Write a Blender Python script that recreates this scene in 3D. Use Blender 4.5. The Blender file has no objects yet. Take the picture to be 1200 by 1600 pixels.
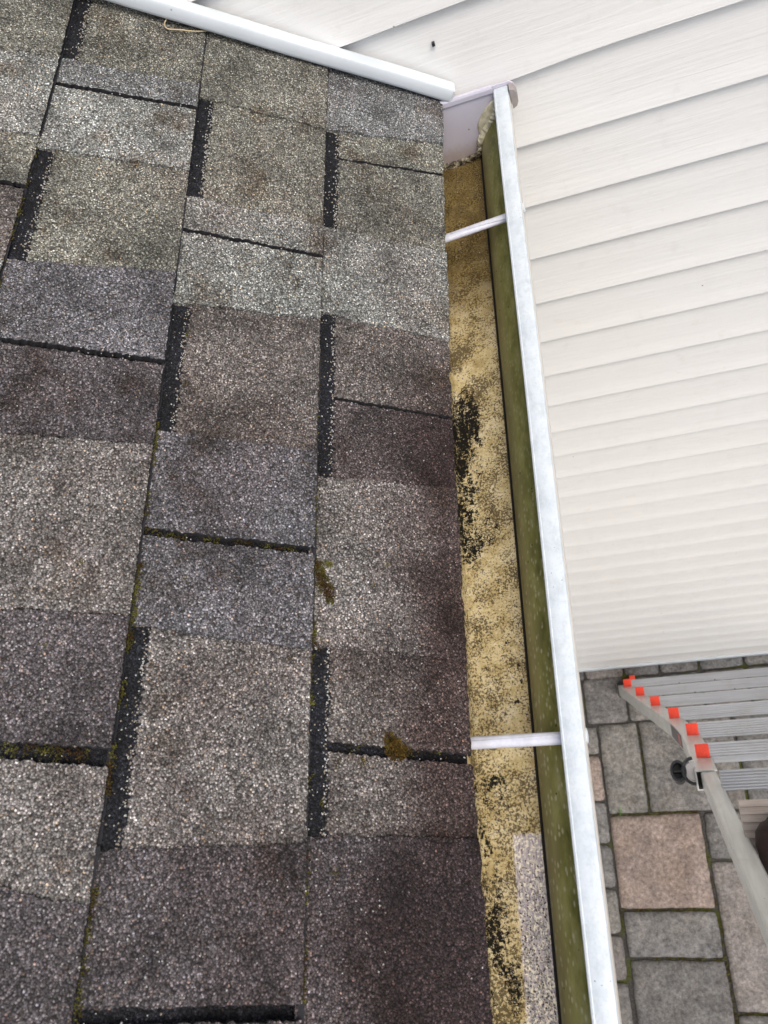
import bpy, bmesh, math, random
from mathutils import Vector, Matrix, noise

scene = bpy.context.scene
COL = scene.collection
random.seed(11)
R = math.radians

# ------------------------------------------------------------------ camera
cam_d = bpy.data.cameras.new('camera')
cam = bpy.data.objects.new('camera', cam_d)
COL.objects.link(cam)
RM = Matrix(((0.9411777772, -0.0108559428, -0.3377373834),
             (0.1570318714, 0.8990559353, 0.4087045589),
             (0.2992079260, -0.4376991817, 0.8478761958)))
m4 = RM.transposed().to_4x4()
m4.translation = Vector((0.17021512, -0.97141597, 0.7123141))
cam.matrix_world = m4
cam_d.sensor_fit = 'HORIZONTAL'
cam_d.sensor_width = 36.0
cam_d.lens = 1252.13 / 1200 * 36.0
cam_d.clip_start = 0.02
cam_d.clip_end = 3000
cam_d.dof.use_dof = True
cam_d.dof.focus_distance = 0.98
cam_d.dof.aperture_fstop = 17.0
scene.camera = cam

# ------------------------------------------------------------------ light
SUN_EL, SUN_AZ = R(57), R(138)      # azimuth clockwise from +Y (the wall) towards +X
w = bpy.data.worlds.new('World')
scene.world = w
w.use_nodes = True
wn = w.node_tree
wn.nodes.clear()
sky = wn.nodes.new('ShaderNodeTexSky')
sky.sky_type = 'NISHITA'
sky.sun_disc = False
sky.sun_elevation = SUN_EL
sky.sun_rotation = SUN_AZ
sky.air_density = 1.0
sky.dust_density = 4.0
sky.ozone_density = 1.0
bg = wn.nodes.new('ShaderNodeBackground')
bg.inputs['Strength'].default_value = 0.12
wo = wn.nodes.new('ShaderNodeOutputWorld')
wn.links.new(sky.outputs[0], bg.inputs[0])
wn.links.new(bg.outputs[0], wo.inputs[0])
sd = bpy.data.lights.new('sun', 'SUN')
sd.energy = 0.9
sd.angle = R(28)
sd.color = (1.0, 0.95, 0.88)
so = bpy.data.objects.new('sun', sd)
COL.objects.link(so)
sv = Vector((math.sin(SUN_AZ) * math.cos(SUN_EL), math.cos(SUN_AZ) * math.cos(SUN_EL), math.sin(SUN_EL)))
so.rotation_euler = sv.to_track_quat('Z', 'Y').to_euler()
so.location = (3, -3, 5)
scene.view_settings.view_transform = 'Standard'
scene.view_settings.look = 'None'
scene.view_settings.exposure = 0.80
scene.view_settings.gamma = 1.0

# ------------------------------------------------------------------ node helpers
class NT:
    def __init__(s, name, rough=0.6, spec=0.5, metal=0.0):
        s.m = bpy.data.materials.new(name)
        s.m.use_nodes = True
        s.t = s.m.node_tree
        s.b = s.t.nodes['Principled BSDF']
        s.b.inputs['Roughness'].default_value = rough
        s.b.inputs['Specular IOR Level'].default_value = spec
        s.b.inputs['Metallic'].default_value = metal
    def n(s, typ, **kw):
        nd = s.t.nodes.new(typ)
        for k, v in kw.items():
            setattr(nd, k, v)
        return nd
    def l(s, a, b):
        s.t.links.new(a, b)
    def put(s, sock, v):
        if isinstance(v, bpy.types.NodeSocket):
            s.l(v, sock)
        else:
            sock.default_value = v
    def coord(s, scale=(1, 1, 1), out='Object', rot=(0, 0, 0), loc=(0, 0, 0)):
        tc = s.n('ShaderNodeTexCoord')
        if scale == (1, 1, 1) and rot == (0, 0, 0) and loc == (0, 0, 0):
            return tc.outputs[out]
        mp = s.n('ShaderNodeMapping')
        mp.inputs['Scale'].default_value = scale
        mp.inputs['Rotation'].default_value = rot
        mp.inputs['Location'].default_value = loc
        s.l(tc.outputs[out], mp.inputs[0])
        return mp.outputs[0]
    def noise(s, vec, scale, detail=3, rough=0.55, dist=0.0, out='Fac'):
        nd = s.n('ShaderNodeTexNoise')
        s.l(vec, nd.inputs['Vector'])
        nd.inputs['Scale'].default_value = scale
        nd.inputs['Detail'].default_value = detail
        nd.inputs['Roughness'].default_value = rough
        nd.inputs['Distortion'].default_value = dist
        return nd.outputs[out]
    def vor(s, vec, scale, feature='F1', rnd=1.0):
        nd = s.n('ShaderNodeTexVoronoi', feature=feature)
        s.l(vec, nd.inputs['Vector'])
        nd.inputs['Scale'].default_value = scale
        nd.inputs['Randomness'].default_value = rnd
        return nd
    def ramp(s, fac, stops, interp='LINEAR'):
        nd = s.n('ShaderNodeValToRGB')
        cr = nd.color_ramp
        cr.interpolation = interp
        while len(cr.elements) < len(stops):
            cr.elements.new(0.5)
        for e, (p, c) in zip(cr.elements, stops):
            e.position = p
            e.color = (c, c, c, 1) if isinstance(c, (int, float)) else (c[0], c[1], c[2], 1)
        s.put(nd.inputs[0], fac)
        return nd.outputs[0]
    def mix(s, fac, a, b, mode='MIX'):
        nd = s.n('ShaderNodeMix', data_type='RGBA', blend_type=mode)
        s.put(nd.inputs[0], fac)
        for k, v in ((6, a), (7, b)):
            if isinstance(v, tuple) and len(v) == 3:
                v = (*v, 1)
            s.put(nd.inputs[k], v)
        return nd.outputs[2]
    def math(s, op, a, b=0.0, clamp=False):
        nd = s.n('ShaderNodeMath', operation=op)
        nd.use_clamp = clamp
        s.put(nd.inputs[0], a)
        s.put(nd.inputs[1], b)
        return nd.outputs[0]
    def rng(s, v, a, b, c=0.0, d=1.0):
        nd = s.n('ShaderNodeMapRange')
        nd.interpolation_type = 'SMOOTHSTEP'
        s.put(nd.inputs[0], v)
        for i, q in enumerate((a, b, c, d)):
            nd.inputs[1 + i].default_value = q
        return nd.outputs[0]
    def xyz(s, vec):
        nd = s.n('ShaderNodeSeparateXYZ')
        s.l(vec, nd.inputs[0])
        return nd.outputs
    def col(s, c):
        if isinstance(c, tuple) and len(c) == 3:
            c = (*c, 1)
        s.put(s.b.inputs['Base Color'], c)
    def bump(s, h, strength=0.5, dist=0.001):
        nd = s.n('ShaderNodeBump')
        nd.inputs['Strength'].default_value = strength
        nd.inputs['Distance'].default_value = dist
        s.l(h, nd.inputs['Height'])
        s.l(nd.outputs[0], s.b.inputs['Normal'])

# ------------------------------------------------------------------ materials
def mat_granules():
    t = NT('granules', rough=0.85, spec=0.25)
    co = t.coord()
    oi = t.n('ShaderNodeObjectInfo')
    v = t.vor(co, 640)
    v2 = t.vor(co, 1250)
    c = t.xyz(v.outputs['Color'])
    fac = t.ramp(c[0], [(0.0, 0.28), (0.22, 0.55), (0.5, 0.88), (0.75, 1.10), (0.9, 1.65), (1.0, 2.9)])
    c2 = t.xyz(v2.outputs['Color'])
    fac2 = t.ramp(c2[0], [(0.0, 0.62), (0.6, 1.0), (1.0, 1.5)])
    gap = t.ramp(v.outputs['Distance'], [(0.0, 1.12), (0.35, 1.0), (0.62, 0.55), (0.85, 0.22)])
    base = t.mix(1.0, oi.outputs['Color'], fac, 'MULTIPLY')
    base = t.mix(1.0, base, fac2, 'MULTIPLY')
    base = t.mix(1.0, base, gap, 'MULTIPLY')
    # odd coloured granules
    base = t.mix(t.ramp(c[1], [(0.965, 0.0), (0.975, 0.55)]), base, t.mix(1.0, base, (1.9, 1.35, 0.85), 'MULTIPLY'))
    base = t.mix(t.ramp(c[2], [(0.95, 0.0), (0.965, 0.5)]), base, t.mix(1.0, base, (1.6, 1.8, 2.1), 'MULTIPLY'))
    # weather staining, its own shape
    st = t.noise(co, 17, 6, 0.62)
    base = t.mix(1.0, base, t.ramp(st, [(0.33, 0.55), (0.47, 0.92), (0.62, 1.20)]), 'MULTIPLY')
    st2 = t.noise(t.coord(loc=(3.1, 1.7, 0)), 5.5, 4, 0.6)
    base = t.mix(t.ramp(st2, [(0.48, 0.0), (0.66, 0.38)]), base, t.mix(1.0, base, (0.78, 0.60, 0.57), 'MULTIPLY'))
    # damp algae strip on the lowest course
    p = t.xyz(co)
    wob = t.math('ADD', p[1], t.math('MULTIPLY', t.math('SUBTRACT', t.noise(co, 14, 4), 0.5), 0.10))
    wob = t.math('ADD', wob, t.rng(p[0], -1.02, -0.88, -0.055, 0.0))
    em = t.rng(wob, 0.025, 0.105, 1.0, 0.0)
    em = t.math('MULTIPLY', em, t.rng(p[0], -0.55, -0.40, 1.0, 0.0))
    base = t.mix(em, base, t.mix(1.0, base, (0.44, 0.35, 0.34), 'MULTIPLY'))
    dk = t.noise(t.coord(loc=(9.1, 4.7, 0)), 12, 6, 0.7)
    base = t.mix(t.ramp(dk, [(0.54, 0.0), (0.66, 0.85)]), base, t.mix(1.0, base, (0.55, 0.47, 0.40), 'MULTIPLY'))
    t.col(base)
    sf = t.noise(t.coord(loc=(1.3, 7.7, 0)), 7, 5, 0.6)
    base = t.mix(1.0, base, t.ramp(sf, [(0.35, 0.80), (0.65, 1.18)]), 'MULTIPLY')
    t.col(base)
    h = t.ramp(v.outputs['Distance'], [(0.0, 1.0), (0.8, 0.0)])
    h = t.math('ADD', h, t.math('MULTIPLY', c[1], 0.6))
    t.bump(h, 0.9, 0.0009)
    return t.m

def mat_moss():
    t = NT('moss', rough=1.0, spec=0.1)
    co = t.coord()
    a = t.noise(co, 60, 3)
    b = t.noise(co, 700, 2)
    c = t.ramp(a, [(0.35, (0.035, 0.018, 0.008)), (0.5, (0.055, 0.05, 0.012)), (0.65, (0.10, 0.095, 0.02))])
    c = t.mix(1.0, c, t.ramp(b, [(0.35, 0.4), (0.65, 1.9)]), 'MULTIPLY')
    t.col(c)
    return t.m

def mat_rust_moss():
    t = NT('brown_moss', rough=1.0, spec=0.1)
    co = t.coord()
    a = t.noise(co, 160, 3)
    b = t.noise(co, 800, 2)
    c = t.ramp(a, [(0.35, (0.026, 0.020, 0.006)), (0.5, (0.062, 0.036, 0.008)), (0.7, (0.12, 0.085, 0.018))])
    c = t.mix(1.0, c, t.ramp(b, [(0.35, 0.4), (0.65, 1.8)]), 'MULTIPLY')
    t.col(c)
    return t.m

def specks(t, co, base, scale, thr, colr, size=0.3):
    v = t.vor(co, scale)
    c = t.xyz(v.outputs['Color'])
    on = t.ramp(c[0], [(thr, 0.0), (thr + 0.001, 1.0)], 'CONSTANT')
    near = t.ramp(v.outputs['Distance'], [(size * 0.7, 1.0), (size, 0.0)])
    return t.mix(t.math('MULTIPLY', on, near), base, colr)

def mat_siding():
    t = NT('vinyl_siding', rough=0.42, spec=0.4)
    co = t.coord()
    a = t.noise(co, 2.2, 4)
    base = t.mix(a, (0.80, 0.795, 0.755), (0.785, 0.79, 0.78))
    g = t.noise(t.coord(scale=(9, 9, 160)), 1.0, 5, 0.6, 0.6)
    base = t.mix(1.0, base, t.ramp(g, [(0.3, 0.965), (0.6, 1.0)]), 'MULTIPLY')
    d = t.noise(co, 28, 6, 0.7)
    base = t.mix(t.ramp(d, [(0.58, 0.0), (0.75, 0.22)]), base, (0.52, 0.49, 0.43))
    base = specks(t, co, base, 22, 0.93, (0.45, 0.41, 0.35), 0.07)
    base = specks(t, co, base, 50, 0.975, (0.25, 0.22, 0.19), 0.08)
    sk = t.noise(t.coord(scale=(14, 14, 1.2)), 1.0, 5, 0.7)
    base = t.mix(t.ramp(sk, [(0.55, 0.0), (0.75, 0.08)]), base, (0.55, 0.53, 0.48))
    t.col(base)
    t.bump(g, 0.42, 0.0014)
    return t.m

def mat_white_metal():
    t = NT('white_painted_metal', rough=0.38, spec=0.5)
    co = t.coord()
    a = t.noise(co, 38, 6, 0.7)
    base = t.ramp(a, [(0.3, (0.47, 0.535, 0.57)), (0.5, (0.565, 0.62, 0.655)), (0.7, (0.62, 0.67, 0.70))])
    fine = t.noise(co, 420, 2, 0.6)
    base = t.mix(t.ramp(fine, [(0.55, 0.0), (0.75, 0.4)]), base, (0.42, 0.46, 0.49))
    cl = t.ramp(t.noise(co, 11, 2), [(0.56, 0.0), (0.62, 1.0)])
    sp2 = t.noise(co, 360, 2, 0.5)
    base = t.mix(t.math('MULTIPLY', t.ramp(sp2, [(0.70, 0.0), (0.72, 1.0)]), cl), base, (0.05, 0.045, 0.04))
    base = specks(t, co, base, 70, 0.95, (0.10, 0.09, 0.08), 0.09)
    bl = t.noise(t.coord(scale=(1, 0.5, 1), loc=(2, 3, 1)), 80, 6, 0.75)
    base = t.mix(t.ramp(bl, [(0.50, 0.0), (0.66, 0.55)]), base, (0.40, 0.455, 0.47))
    t.col(base)
    t.bump(a, 0.1, 0.0006)
    return t.m

def mat_trim():
    t = NT('white_trim_metal', rough=0.35, spec=0.5)
    co = t.coord()
    a = t.noise(co, 20, 5, 0.6)
    base = t.ramp(a, [(0.3, (0.56, 0.61, 0.64)), (0.7, (0.62, 0.67, 0.70))])
    base = specks(t, co, base, 60, 0.95, (0.35, 0.33, 0.30), 0.10)
    t.col(base)
    return t.m

def mat_gutter_floor():
    t = NT('gutter_floor_film', rough=0.8, spec=0.15)
    co = t.coord()                       # gutter object space: x across, y along, z up
    p = t.xyz(co)
    X, Y = p[0], p[1]
    st = t.coord(scale=(1, 0.35, 1))
    film = t.ramp(t.noise(co, 42, 6, 0.7), [(0.30, (0.31, 0.235, 0.10)), (0.46, (0.48, 0.39, 0.20)), (0.58, (0.58, 0.495, 0.30)), (0.75, (0.62, 0.56, 0.39))])
    olive = t.ramp(t.noise(co, 60, 5, 0.65), [(0.35, (0.075, 0.048, 0.012)), (0.65, (0.21, 0.15, 0.048))])
    ywob = t.math('ADD', Y, t.math('MULTIPLY', t.math('SUBTRACT', t.noise(co, 22, 4), 0.5), 0.12))
    base = t.mix(t.rng(ywob, -0.36, -0.20, 0.0, 0.92), film, olive)
    # light grains
    gr = t.vor(co, 520)
    gc = t.xyz(gr.outputs['Color'])
    base = t.mix(t.math('MULTIPLY', t.ramp(gc[0], [(0.86, 0.0), (0.90, 0.5)]), t.rng(Y, -0.45, -0.25, 1.0, 0.12)), base, (0.66, 0.60, 0.44))
    # brown speckle everywhere
    sp = t.noise(co, 430, 4, 0.8)
    spm = t.noise(co, 30, 4, 0.6)
    m = t.math('ADD', sp, t.math('MULTIPLY', t.math('SUBTRACT', spm, 0.5), 0.5))
    m = t.math('ADD', m, t.rng(Y, -1.0, -0.84, 0.03, 0.0))
    base = t.mix(t.ramp(m, [(0.497, 0.0), (0.545, 0.85)]), base, (0.045, 0.029, 0.010))
    # black mould: left side, strong in two stretches
    def band(a, b, c, d):
        return t.math('MULTIPLY', t.rng(Y, a, b), t.rng(Y, c, d, 1.0, 0.0))
    b1 = band(-0.66, -0.61, -0.45, -0.36)
    b2 = t.math('MULTIPLY', band(-1.40, -1.1, -0.93, -0.86), 0.80)
    b3 = t.math('MULTIPLY', band(-0.83, -0.74, -0.70, -0.64), 0.35)
    b4 = t.math('MULTIPLY', band(-1.02, -0.92, -0.87, -0.84), 0.75)
    bb = t.math('MAXIMUM', t.math('MAXIMUM', b1, b2), t.math('MAXIMUM', b3, b4))
    ml1 = t.noise(st, 46, 5, 0.75, 0.3)
    ml2 = t.noise(co, 300, 4, 0.8)
    ml = t.math('ADD', t.math('MULTIPLY', ml1, 0.50), t.math('MULTIPLY', ml2, 0.50))
    leftw = t.math('MULTIPLY', t.rng(X, -0.015, 0.038, 0.085, -0.075), t.rng(Y, -0.95, -0.80, 0.55, 1.0))
    thr = t.math('ADD', t.math('ADD', ml, leftw), t.math('MULTIPLY', t.math('SUBTRACT', bb, 1.0), 0.15))
    base = t.mix(t.ramp(thr, [(0.537, 0.0), (0.557, 1.0)]), base, (0.009, 0.008, 0.006))
    # dark line where the film meets the back
    # scraped strip with pale metal and cream grains
    str_ = t.noise(t.coord(scale=(520, 26, 1)), 1.0, 4, 0.7)
    pg = t.ramp(t.noise(t.coord(scale=(1, 0.3, 1)), 520, 4, 0.8), [(0.38, (0.13, 0.11, 0.13)), (0.47, (0.36, 0.33, 0.37)), (0.60, (0.66, 0.61, 0.52))])
    pg = t.mix(t.ramp(str_, [(0.45, 0.0), (0.6, 0.7)]), pg, (0.40, 0.37, 0.42))
    pg = t.mix(t.ramp(t.math('ADD', gc[1], t.rng(Y, -1.08, -0.97, 0.25, 0.0)), [(0.76, 0.0), (0.82, 0.9)]), pg, (0.80, 0.74, 0.62))
    xw = t.math('ADD', X, t.math('MULTIPLY', t.math('SUBTRACT', t.noise(co, 160, 5, 0.8), 0.5), 0.008))
    yw = t.math('ADD', Y, t.math('MULTIPLY', t.math('SUBTRACT', t.noise(co, 160, 5, 0.8), 0.5), 0.016))
    pm = t.math('MULTIPLY', t.rng(xw, 0.0098, 0.0112), t.rng(yw, -0.917, -0.914, 1.0, 0.0))
    base = t.mix(t.math('MULTIPLY', pm, 0.92), base, pg)
    t.col(base)
    t.bump(t.math('ADD', sp, t.math('MULTIPLY', gc[0], 0.5)), 0.35, 0.0008)
    return t.m

def mat_gutter_front():
    t = NT('gutter_algae_film', rough=0.55, spec=0.3)
    co = t.coord()
    p = t.xyz(co)
    a = t.noise(t.coord(scale=(1, 0.4, 1)), 55, 5, 0.65)
    base = t.ramp(a, [(0.3, (0.085, 0.088, 0.018)), (0.5, (0.20, 0.195, 0.055)), (0.68, (0.31, 0.295, 0.12))])
    # paler lower flank, greener top
    z = t.math('ADD', p[2], t.math('MULTIPLY', t.math('SUBTRACT', a, 0.5), 0.03))
    base = t.mix(t.rng(z, -0.060, -0.045, 0.6, 0.0), base, (0.27, 0.235, 0.11))
    v = t.vor(t.coord(scale=(1, 0.6, 1)), 260)
    c = t.xyz(v.outputs['Color'])
    on = t.ramp(c[0], [(0.60, 0.0), (0.66, 0.75)])
    near = t.ramp(v.outputs['Distance'], [(0.20, 1.0), (0.50, 0.0)])
    base = t.mix(t.math('MULTIPLY', t.math('MULTIPLY', on, near), t.rng(p[1], -0.8, -0.5, 1.0, 0.35)), base, (0.46, 0.43, 0.29))
    base = specks(t, co, base, 160, 0.93, (0.03, 0.028, 0.01), 0.2)
    t.col(base)
    t.bump(a, 0.2, 0.0008)
    return t.m

def mat_endcap():
    t = NT('end_cap_metal', rough=0.33, spec=0.5)
    co = t.coord()
    p = t.xyz(co)
    a = t.noise(co, 30, 4)
    base = t.mix(a, (0.50, 0.49, 0.58), (0.58, 0.56, 0.62))
    z = t.math('ADD', p[2], t.math('MULTIPLY', t.math('SUBTRACT', t.noise(co, 90, 5, 0.7), 0.5), 0.03))
    base = t.mix(t.rng(z, -0.088, -0.062, 0.75, 0.0), base, (0.38, 0.31, 0.27))
    base = specks(t, co, base, 60, 0.9, (0.20, 0.17, 0.16), 0.1)
    t.col(base)
    return t.m

def mat_sealant():
    t = NT('dirty_sealant', rough=0.55, spec=0.4)
    co = t.coord()
    a = t.noise(co, 90, 5, 0.7)
    p = t.xyz(co)
    clean = t.ramp(a, [(0.35, (0.40, 0.37, 0.22)), (0.6, (0.64, 0.60, 0.46))])
    dirty = t.ramp(a, [(0.42, (0.02, 0.016, 0.01)), (0.55, (0.22, 0.19, 0.13)), (0.66, (0.45, 0.41, 0.33))])
    z = t.math('ADD', p[2], t.math('MULTIPLY', t.math('SUBTRACT', a, 0.5), 0.03))
    t.col(t.mix(t.rng(z, -0.086, -0.070, 1.0, 0.0), clean, dirty))
    t.bump(a, 0.5, 0.002)
    return t.m

def mat_simple(name, col, rough=0.6, metal=0.0, spec=0.5, nscale=30, var=0.15, bump=0.0):
    t = NT(name, rough=rough, spec=spec, metal=metal)
    co = t.coord()
    a = t.noise(co, nscale, 5, 0.65)
    lo = tuple(max(0, c * (1 - var)) for c in col)
    hi = tuple(min(1, c * (1 + var)) for c in col)
    t.col(t.ramp(a, [(0.3, lo), (0.7, hi)]))
    if bump:
        t.bump(a, 0.5, bump)
    return t.m

def mat_alu(name, col, stretch=(4, 60, 60), metal=0.55, rough=0.42):
    t = NT(name, rough=rough, metal=metal)
    co = t.coord(scale=stretch)
    a = t.noise(co, 1.0, 5, 0.65)
    b = t.noise(t.coord(), 14, 5, 0.65)
    c = t.ramp(a, [(0.3, tuple(x * 0.80 for x in col)), (0.7, tuple(min(1, x * 1.1) for x in col))])
    c = t.mix(t.ramp(b, [(0.5, 0.0), (0.72, 0.45)]), c, tuple(x * y for x, y in zip(col, (0.72, 0.66, 0.56))))
    c = specks(t, t.coord(), c, 90, 0.93, tuple(x * 0.4 for x in col), 0.12)
    t.col(c)
    t.bump(a, 0.12, 0.0006)
    return t.m

def mat_paver():
    t = NT('paver_stone', rough=0.9, spec=0.2)
    co = t.coord()
    at = t.n('ShaderNodeAttribute', attribute_name='tint')
    a = t.noise(co, 9, 6, 0.65)
    b = t.noise(co, 62, 6, 0.8)
    c = at.outputs['Color']
    c = t.mix(t.ramp(a, [(0.38, 0.0), (0.62, 0.55)]), c, t.mix(1.0, c, (0.80, 0.85, 0.92), 'MULTIPLY'))
    c = t.mix(1.0, c, t.ramp(b, [(0.32, 0.45), (0.5, 1.0), (0.66, 1.55)]), 'MULTIPLY')
    f = t.noise(co, 260, 3, 0.7)
    c = t.mix(1.0, c, t.ramp(f, [(0.34, 0.78), (0.66, 1.25)]), 'MULTIPLY')
    s = t.noise(t.coord(loc=(5, 2, 0)), 5, 5, 0.6)
    c = t.mix(t.ramp(s, [(0.54, 0.0), (0.70, 0.5)]), c, t.mix(1.0, c, (0.58, 0.53, 0.48), 'MULTIPLY'))
    big = t.noise(t.coord(loc=(8, 1, 0)), 14, 6, 0.7)
    c = t.mix(1.0, c, t.ramp(big, [(0.36, 0.78), (0.64, 1.22)]), 'MULTIPLY')
    t.col(c)
    t.bump(t.math('ADD', b, t.math('MULTIPLY', a, 1.5)), 0.9, 0.005)
    return t.m

def mat_joint():
    t = NT('joint_sand', rough=1.0, spec=0.1)
    co = t.coord()
    a = t.noise(co, 5.5, 3, 0.6)
    b = t.noise(co, 240, 3, 0.7)
    c = t.ramp(a, [(0.52, (0.055, 0.053, 0.050)), (0.60, (0.055, 0.062, 0.020))])
    t.col(t.mix(1.0, c, t.ramp(b, [(0.35, 0.45), (0.65, 1.6)]), 'MULTIPLY'))
    t.bump(b, 0.8, 0.004)
    return t.m

M = dict(
    gran=mat_granules(), moss=mat_moss(), rust=mat_rust_moss(), siding=mat_siding(), lip=mat_white_metal(), trim=mat_trim(),
    floor=mat_gutter_floor(), front=mat_gutter_front(), cap=mat_endcap(), seal=mat_sealant(),
    grime=mat_simple('black_grime', (0.012, 0.011, 0.009), 0.9, nscale=200, var=0.5),
    cream=mat_simple('cream_painted_metal', (0.70, 0.68, 0.62), 0.45, nscale=25, var=0.08),
    dull=mat_simple('grey_brown_metal', (0.30, 0.27, 0.26), 0.5, nscale=60, var=0.2),
    ferr=mat_simple('grey_aluminium_tube', (0.60, 0.61, 0.67), 0.34, metal=0.1, nscale=90, var=0.14),
    straw=mat_simple('dry_straw', (0.52, 0.42, 0.25), 0.7, nscale=80, var=0.2),
    rail=mat_alu('ladder_rail_alu', (0.56, 0.56, 0.535), (60, 4, 60), metal=0.3, rough=0.34),
    rung=mat_alu('ladder_rung_alu', (0.43, 0.445, 0.465), (5, 150, 150), metal=0.3, rough=0.45),
    rung2=mat_alu('ladder_brown_rung_alu', (0.46, 0.40, 0.36), (5, 170, 170), metal=0.15, rough=0.5),  # browner tone for the upper rungs
    orange=mat_simple('orange_plastic', (0.78, 0.055, 0.022), 0.4, nscale=200, var=0.12),
    black=mat_simple('black_plastic', (0.018, 0.02, 0.022), 0.35, nscale=50, var=0.3),
    whitep=mat_simple('white_plastic', (0.62, 0.60, 0.58), 0.5, nscale=50, var=0.08),
    leather=mat_simple('dark_brown_leather', (0.022, 0.009, 0.007), 0.8, nscale=120, var=0.5, bump=0.001),
    sole=mat_simple('dark_rubber', (0.02, 0.017, 0.015), 0.8, nscale=90, var=0.3),
    labelr=mat_simple('red_sticker', (0.42, 0.07, 0.06), 0.4, nscale=60, var=0.1),
    labelk=mat_simple('dark_sticker', (0.04, 0.04, 0.045), 0.4, nscale=60, var=0.1),
    paver=mat_paver(), joint=mat_joint(),
    grass=mat_simple('grass_blade', (0.10, 0.22, 0.04), 0.6, nscale=30, var=0.2),
    earth=mat_simple('ground_earth', (0.13, 0.12, 0.085), 0.95, nscale=2, var=0.3),
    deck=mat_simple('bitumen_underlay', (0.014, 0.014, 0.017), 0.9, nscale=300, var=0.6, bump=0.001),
    fascia=mat_simple('white_fascia', (0.72, 0.71, 0.68), 0.5, nscale=10, var=0.05),
)

# ------------------------------------------------------------------ object helpers
def tagp(o, label=None, cat=None, group=None, kind=None):
    for k, v in (('label', label), ('category', cat), ('group', group), ('kind', kind)):
        if v:
            o[k] = v
    return o

def thing(name, label, cat, matrix, group=None):
    o = bpy.data.objects.new(name, None)
    COL.objects.link(o)
    o.empty_display_size = 0.05
    o.matrix_world = matrix
    return tagp(o, label, cat, group)

def mesh_obj(name, verts, faces, mats, parent=None, fm=None, smooth=False):
    me = bpy.data.meshes.new(name)
    me.from_pydata([tuple(v) for v in verts], [], faces)
    if not isinstance(mats, (list, tuple)):
        mats = [mats]
    for m in mats:
        me.materials.append(m)
    if fm:
        me.polygons.foreach_set('material_index', fm)
    if smooth:
        me.polygons.foreach_set('use_smooth', [True] * len(me.polygons))
    me.update()
    o = bpy.data.objects.new(name, me)
    COL.objects.link(o)
    if parent:
        o.parent = parent
    return o

class Geo:
    def __init__(s):
        s.v, s.f, s.m = [], [], []
    def add(s, vs, fs, mi=0):
        b = len(s.v)
        s.v += [tuple(q) for q in vs]
        s.f += [tuple(b + i for i in f) for f in fs]
        s.m += [mi] * len(fs)
    def box(s, x0, x1, y0, y1, z0, z1, mi=0, bev=0.0, fn=None):
        bm = bmesh.new()
        bmesh.ops.create_cube(bm, size=1.0)
        for v in bm.verts:
            v.co = Vector(((x0 + x1) / 2 + v.co.x * (x1 - x0), (y0 + y1) / 2 + v.co.y * (y1 - y0), (z0 + z1) / 2 + v.co.z * (z1 - z0)))
        if bev:
            bmesh.ops.bevel(bm, geom=bm.edges[:], offset=bev, segments=2, profile=0.7, affect='EDGES')
        s.bm(bm, mi, fn)
    def bm(s, bm, mi=0, fn=None):
        bm.verts.ensure_lookup_table()
        for i, v in enumerate(bm.verts):
            v.index = i
        s.add([fn(v.co) if fn else v.co.copy() for v in bm.verts], [[v.index for v in f.verts] for f in bm.faces], mi)
        bm.free()
    def loft(s, rings, mi=0, closed=True, caps=True, mis=None):
        b = len(s.v)
        n = len(rings[0])
        for r in rings:
            s.v += [tuple(q) for q in r]
        for i in range(len(rings) - 1):
            for j in range(n if closed else n - 1):
                k = (j + 1) % n
                s.f.append((b + i * n + j, b + i * n + k, b + (i + 1) * n + k, b + (i + 1) * n + j))
                s.m.append(mis[j] if mis else mi)
        if caps and closed:
            s.f.append(tuple(b + j for j in reversed(range(n))))
            s.m.append(mi)
            s.f.append(tuple(b + (len(rings) - 1) * n + j for j in range(n)))
            s.m.append(mi)
    def tube(s, pts, r, mi=0, seg=10):
        rings = []
        pts = [Vector(p) for p in pts]
        for i, p in enumerate(pts):
            d = (pts[min(i + 1, len(pts) - 1)] - pts[max(i - 1, 0)]).normalized()
            a = d.cross(Vector((0, 0, 1)))
            if a.length < 1e-3:
                a = d.cross(Vector((1, 0, 0)))
            a.normalize()
            b = d.cross(a)
            rr = r[i] if isinstance(r, (list, tuple)) else r
            rings.append([p + (a * math.cos(t) + b * math.sin(t)) * rr for t in [2 * math.pi * k / seg for k in range(seg)]])
        s.loft(rings, mi)
    def build(s, name, mats, parent=None, smooth=False):
        o = mesh_obj(name, s.v, s.f, mats, parent, s.m, smooth)
        bm = bmesh.new()
        bm.from_mesh(o.data)
        bmesh.ops.recalc_face_normals(bm, faces=bm.faces[:])
        bm.to_mesh(o.data)
        bm.free()
        if smooth:
            try:
                o.data.set_sharp_from_angle(angle=R(38))
            except Exception:
                pass
        return o

def T(x, y, z):
    return Matrix.Translation((x, y, z))

# ------------------------------------------------------------------ constants
ZG = -3.125
TH = 0.6646
CT, ST = math.cos(TH), math.sin(TH)

# ------------------------------------------------------------------ ground and paving
def plane_obj(name, x0, x1, y0, y1, z, mat):
    o = mesh_obj(name, [(x0, y0, z), (x1, y0, z), (x1, y1, z), (x0, y1, z)], [(0, 1, 2, 3)], mat)
    o['kind'] = 'structure'
    return o
plane_obj('ground', -800, 800, -800, 800, ZG - 0.045, M['earth'])
plane_obj('joint_bed', -3.0, 6.0, -6.0, 0.35, ZG - 0.014, M['joint'])

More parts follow.
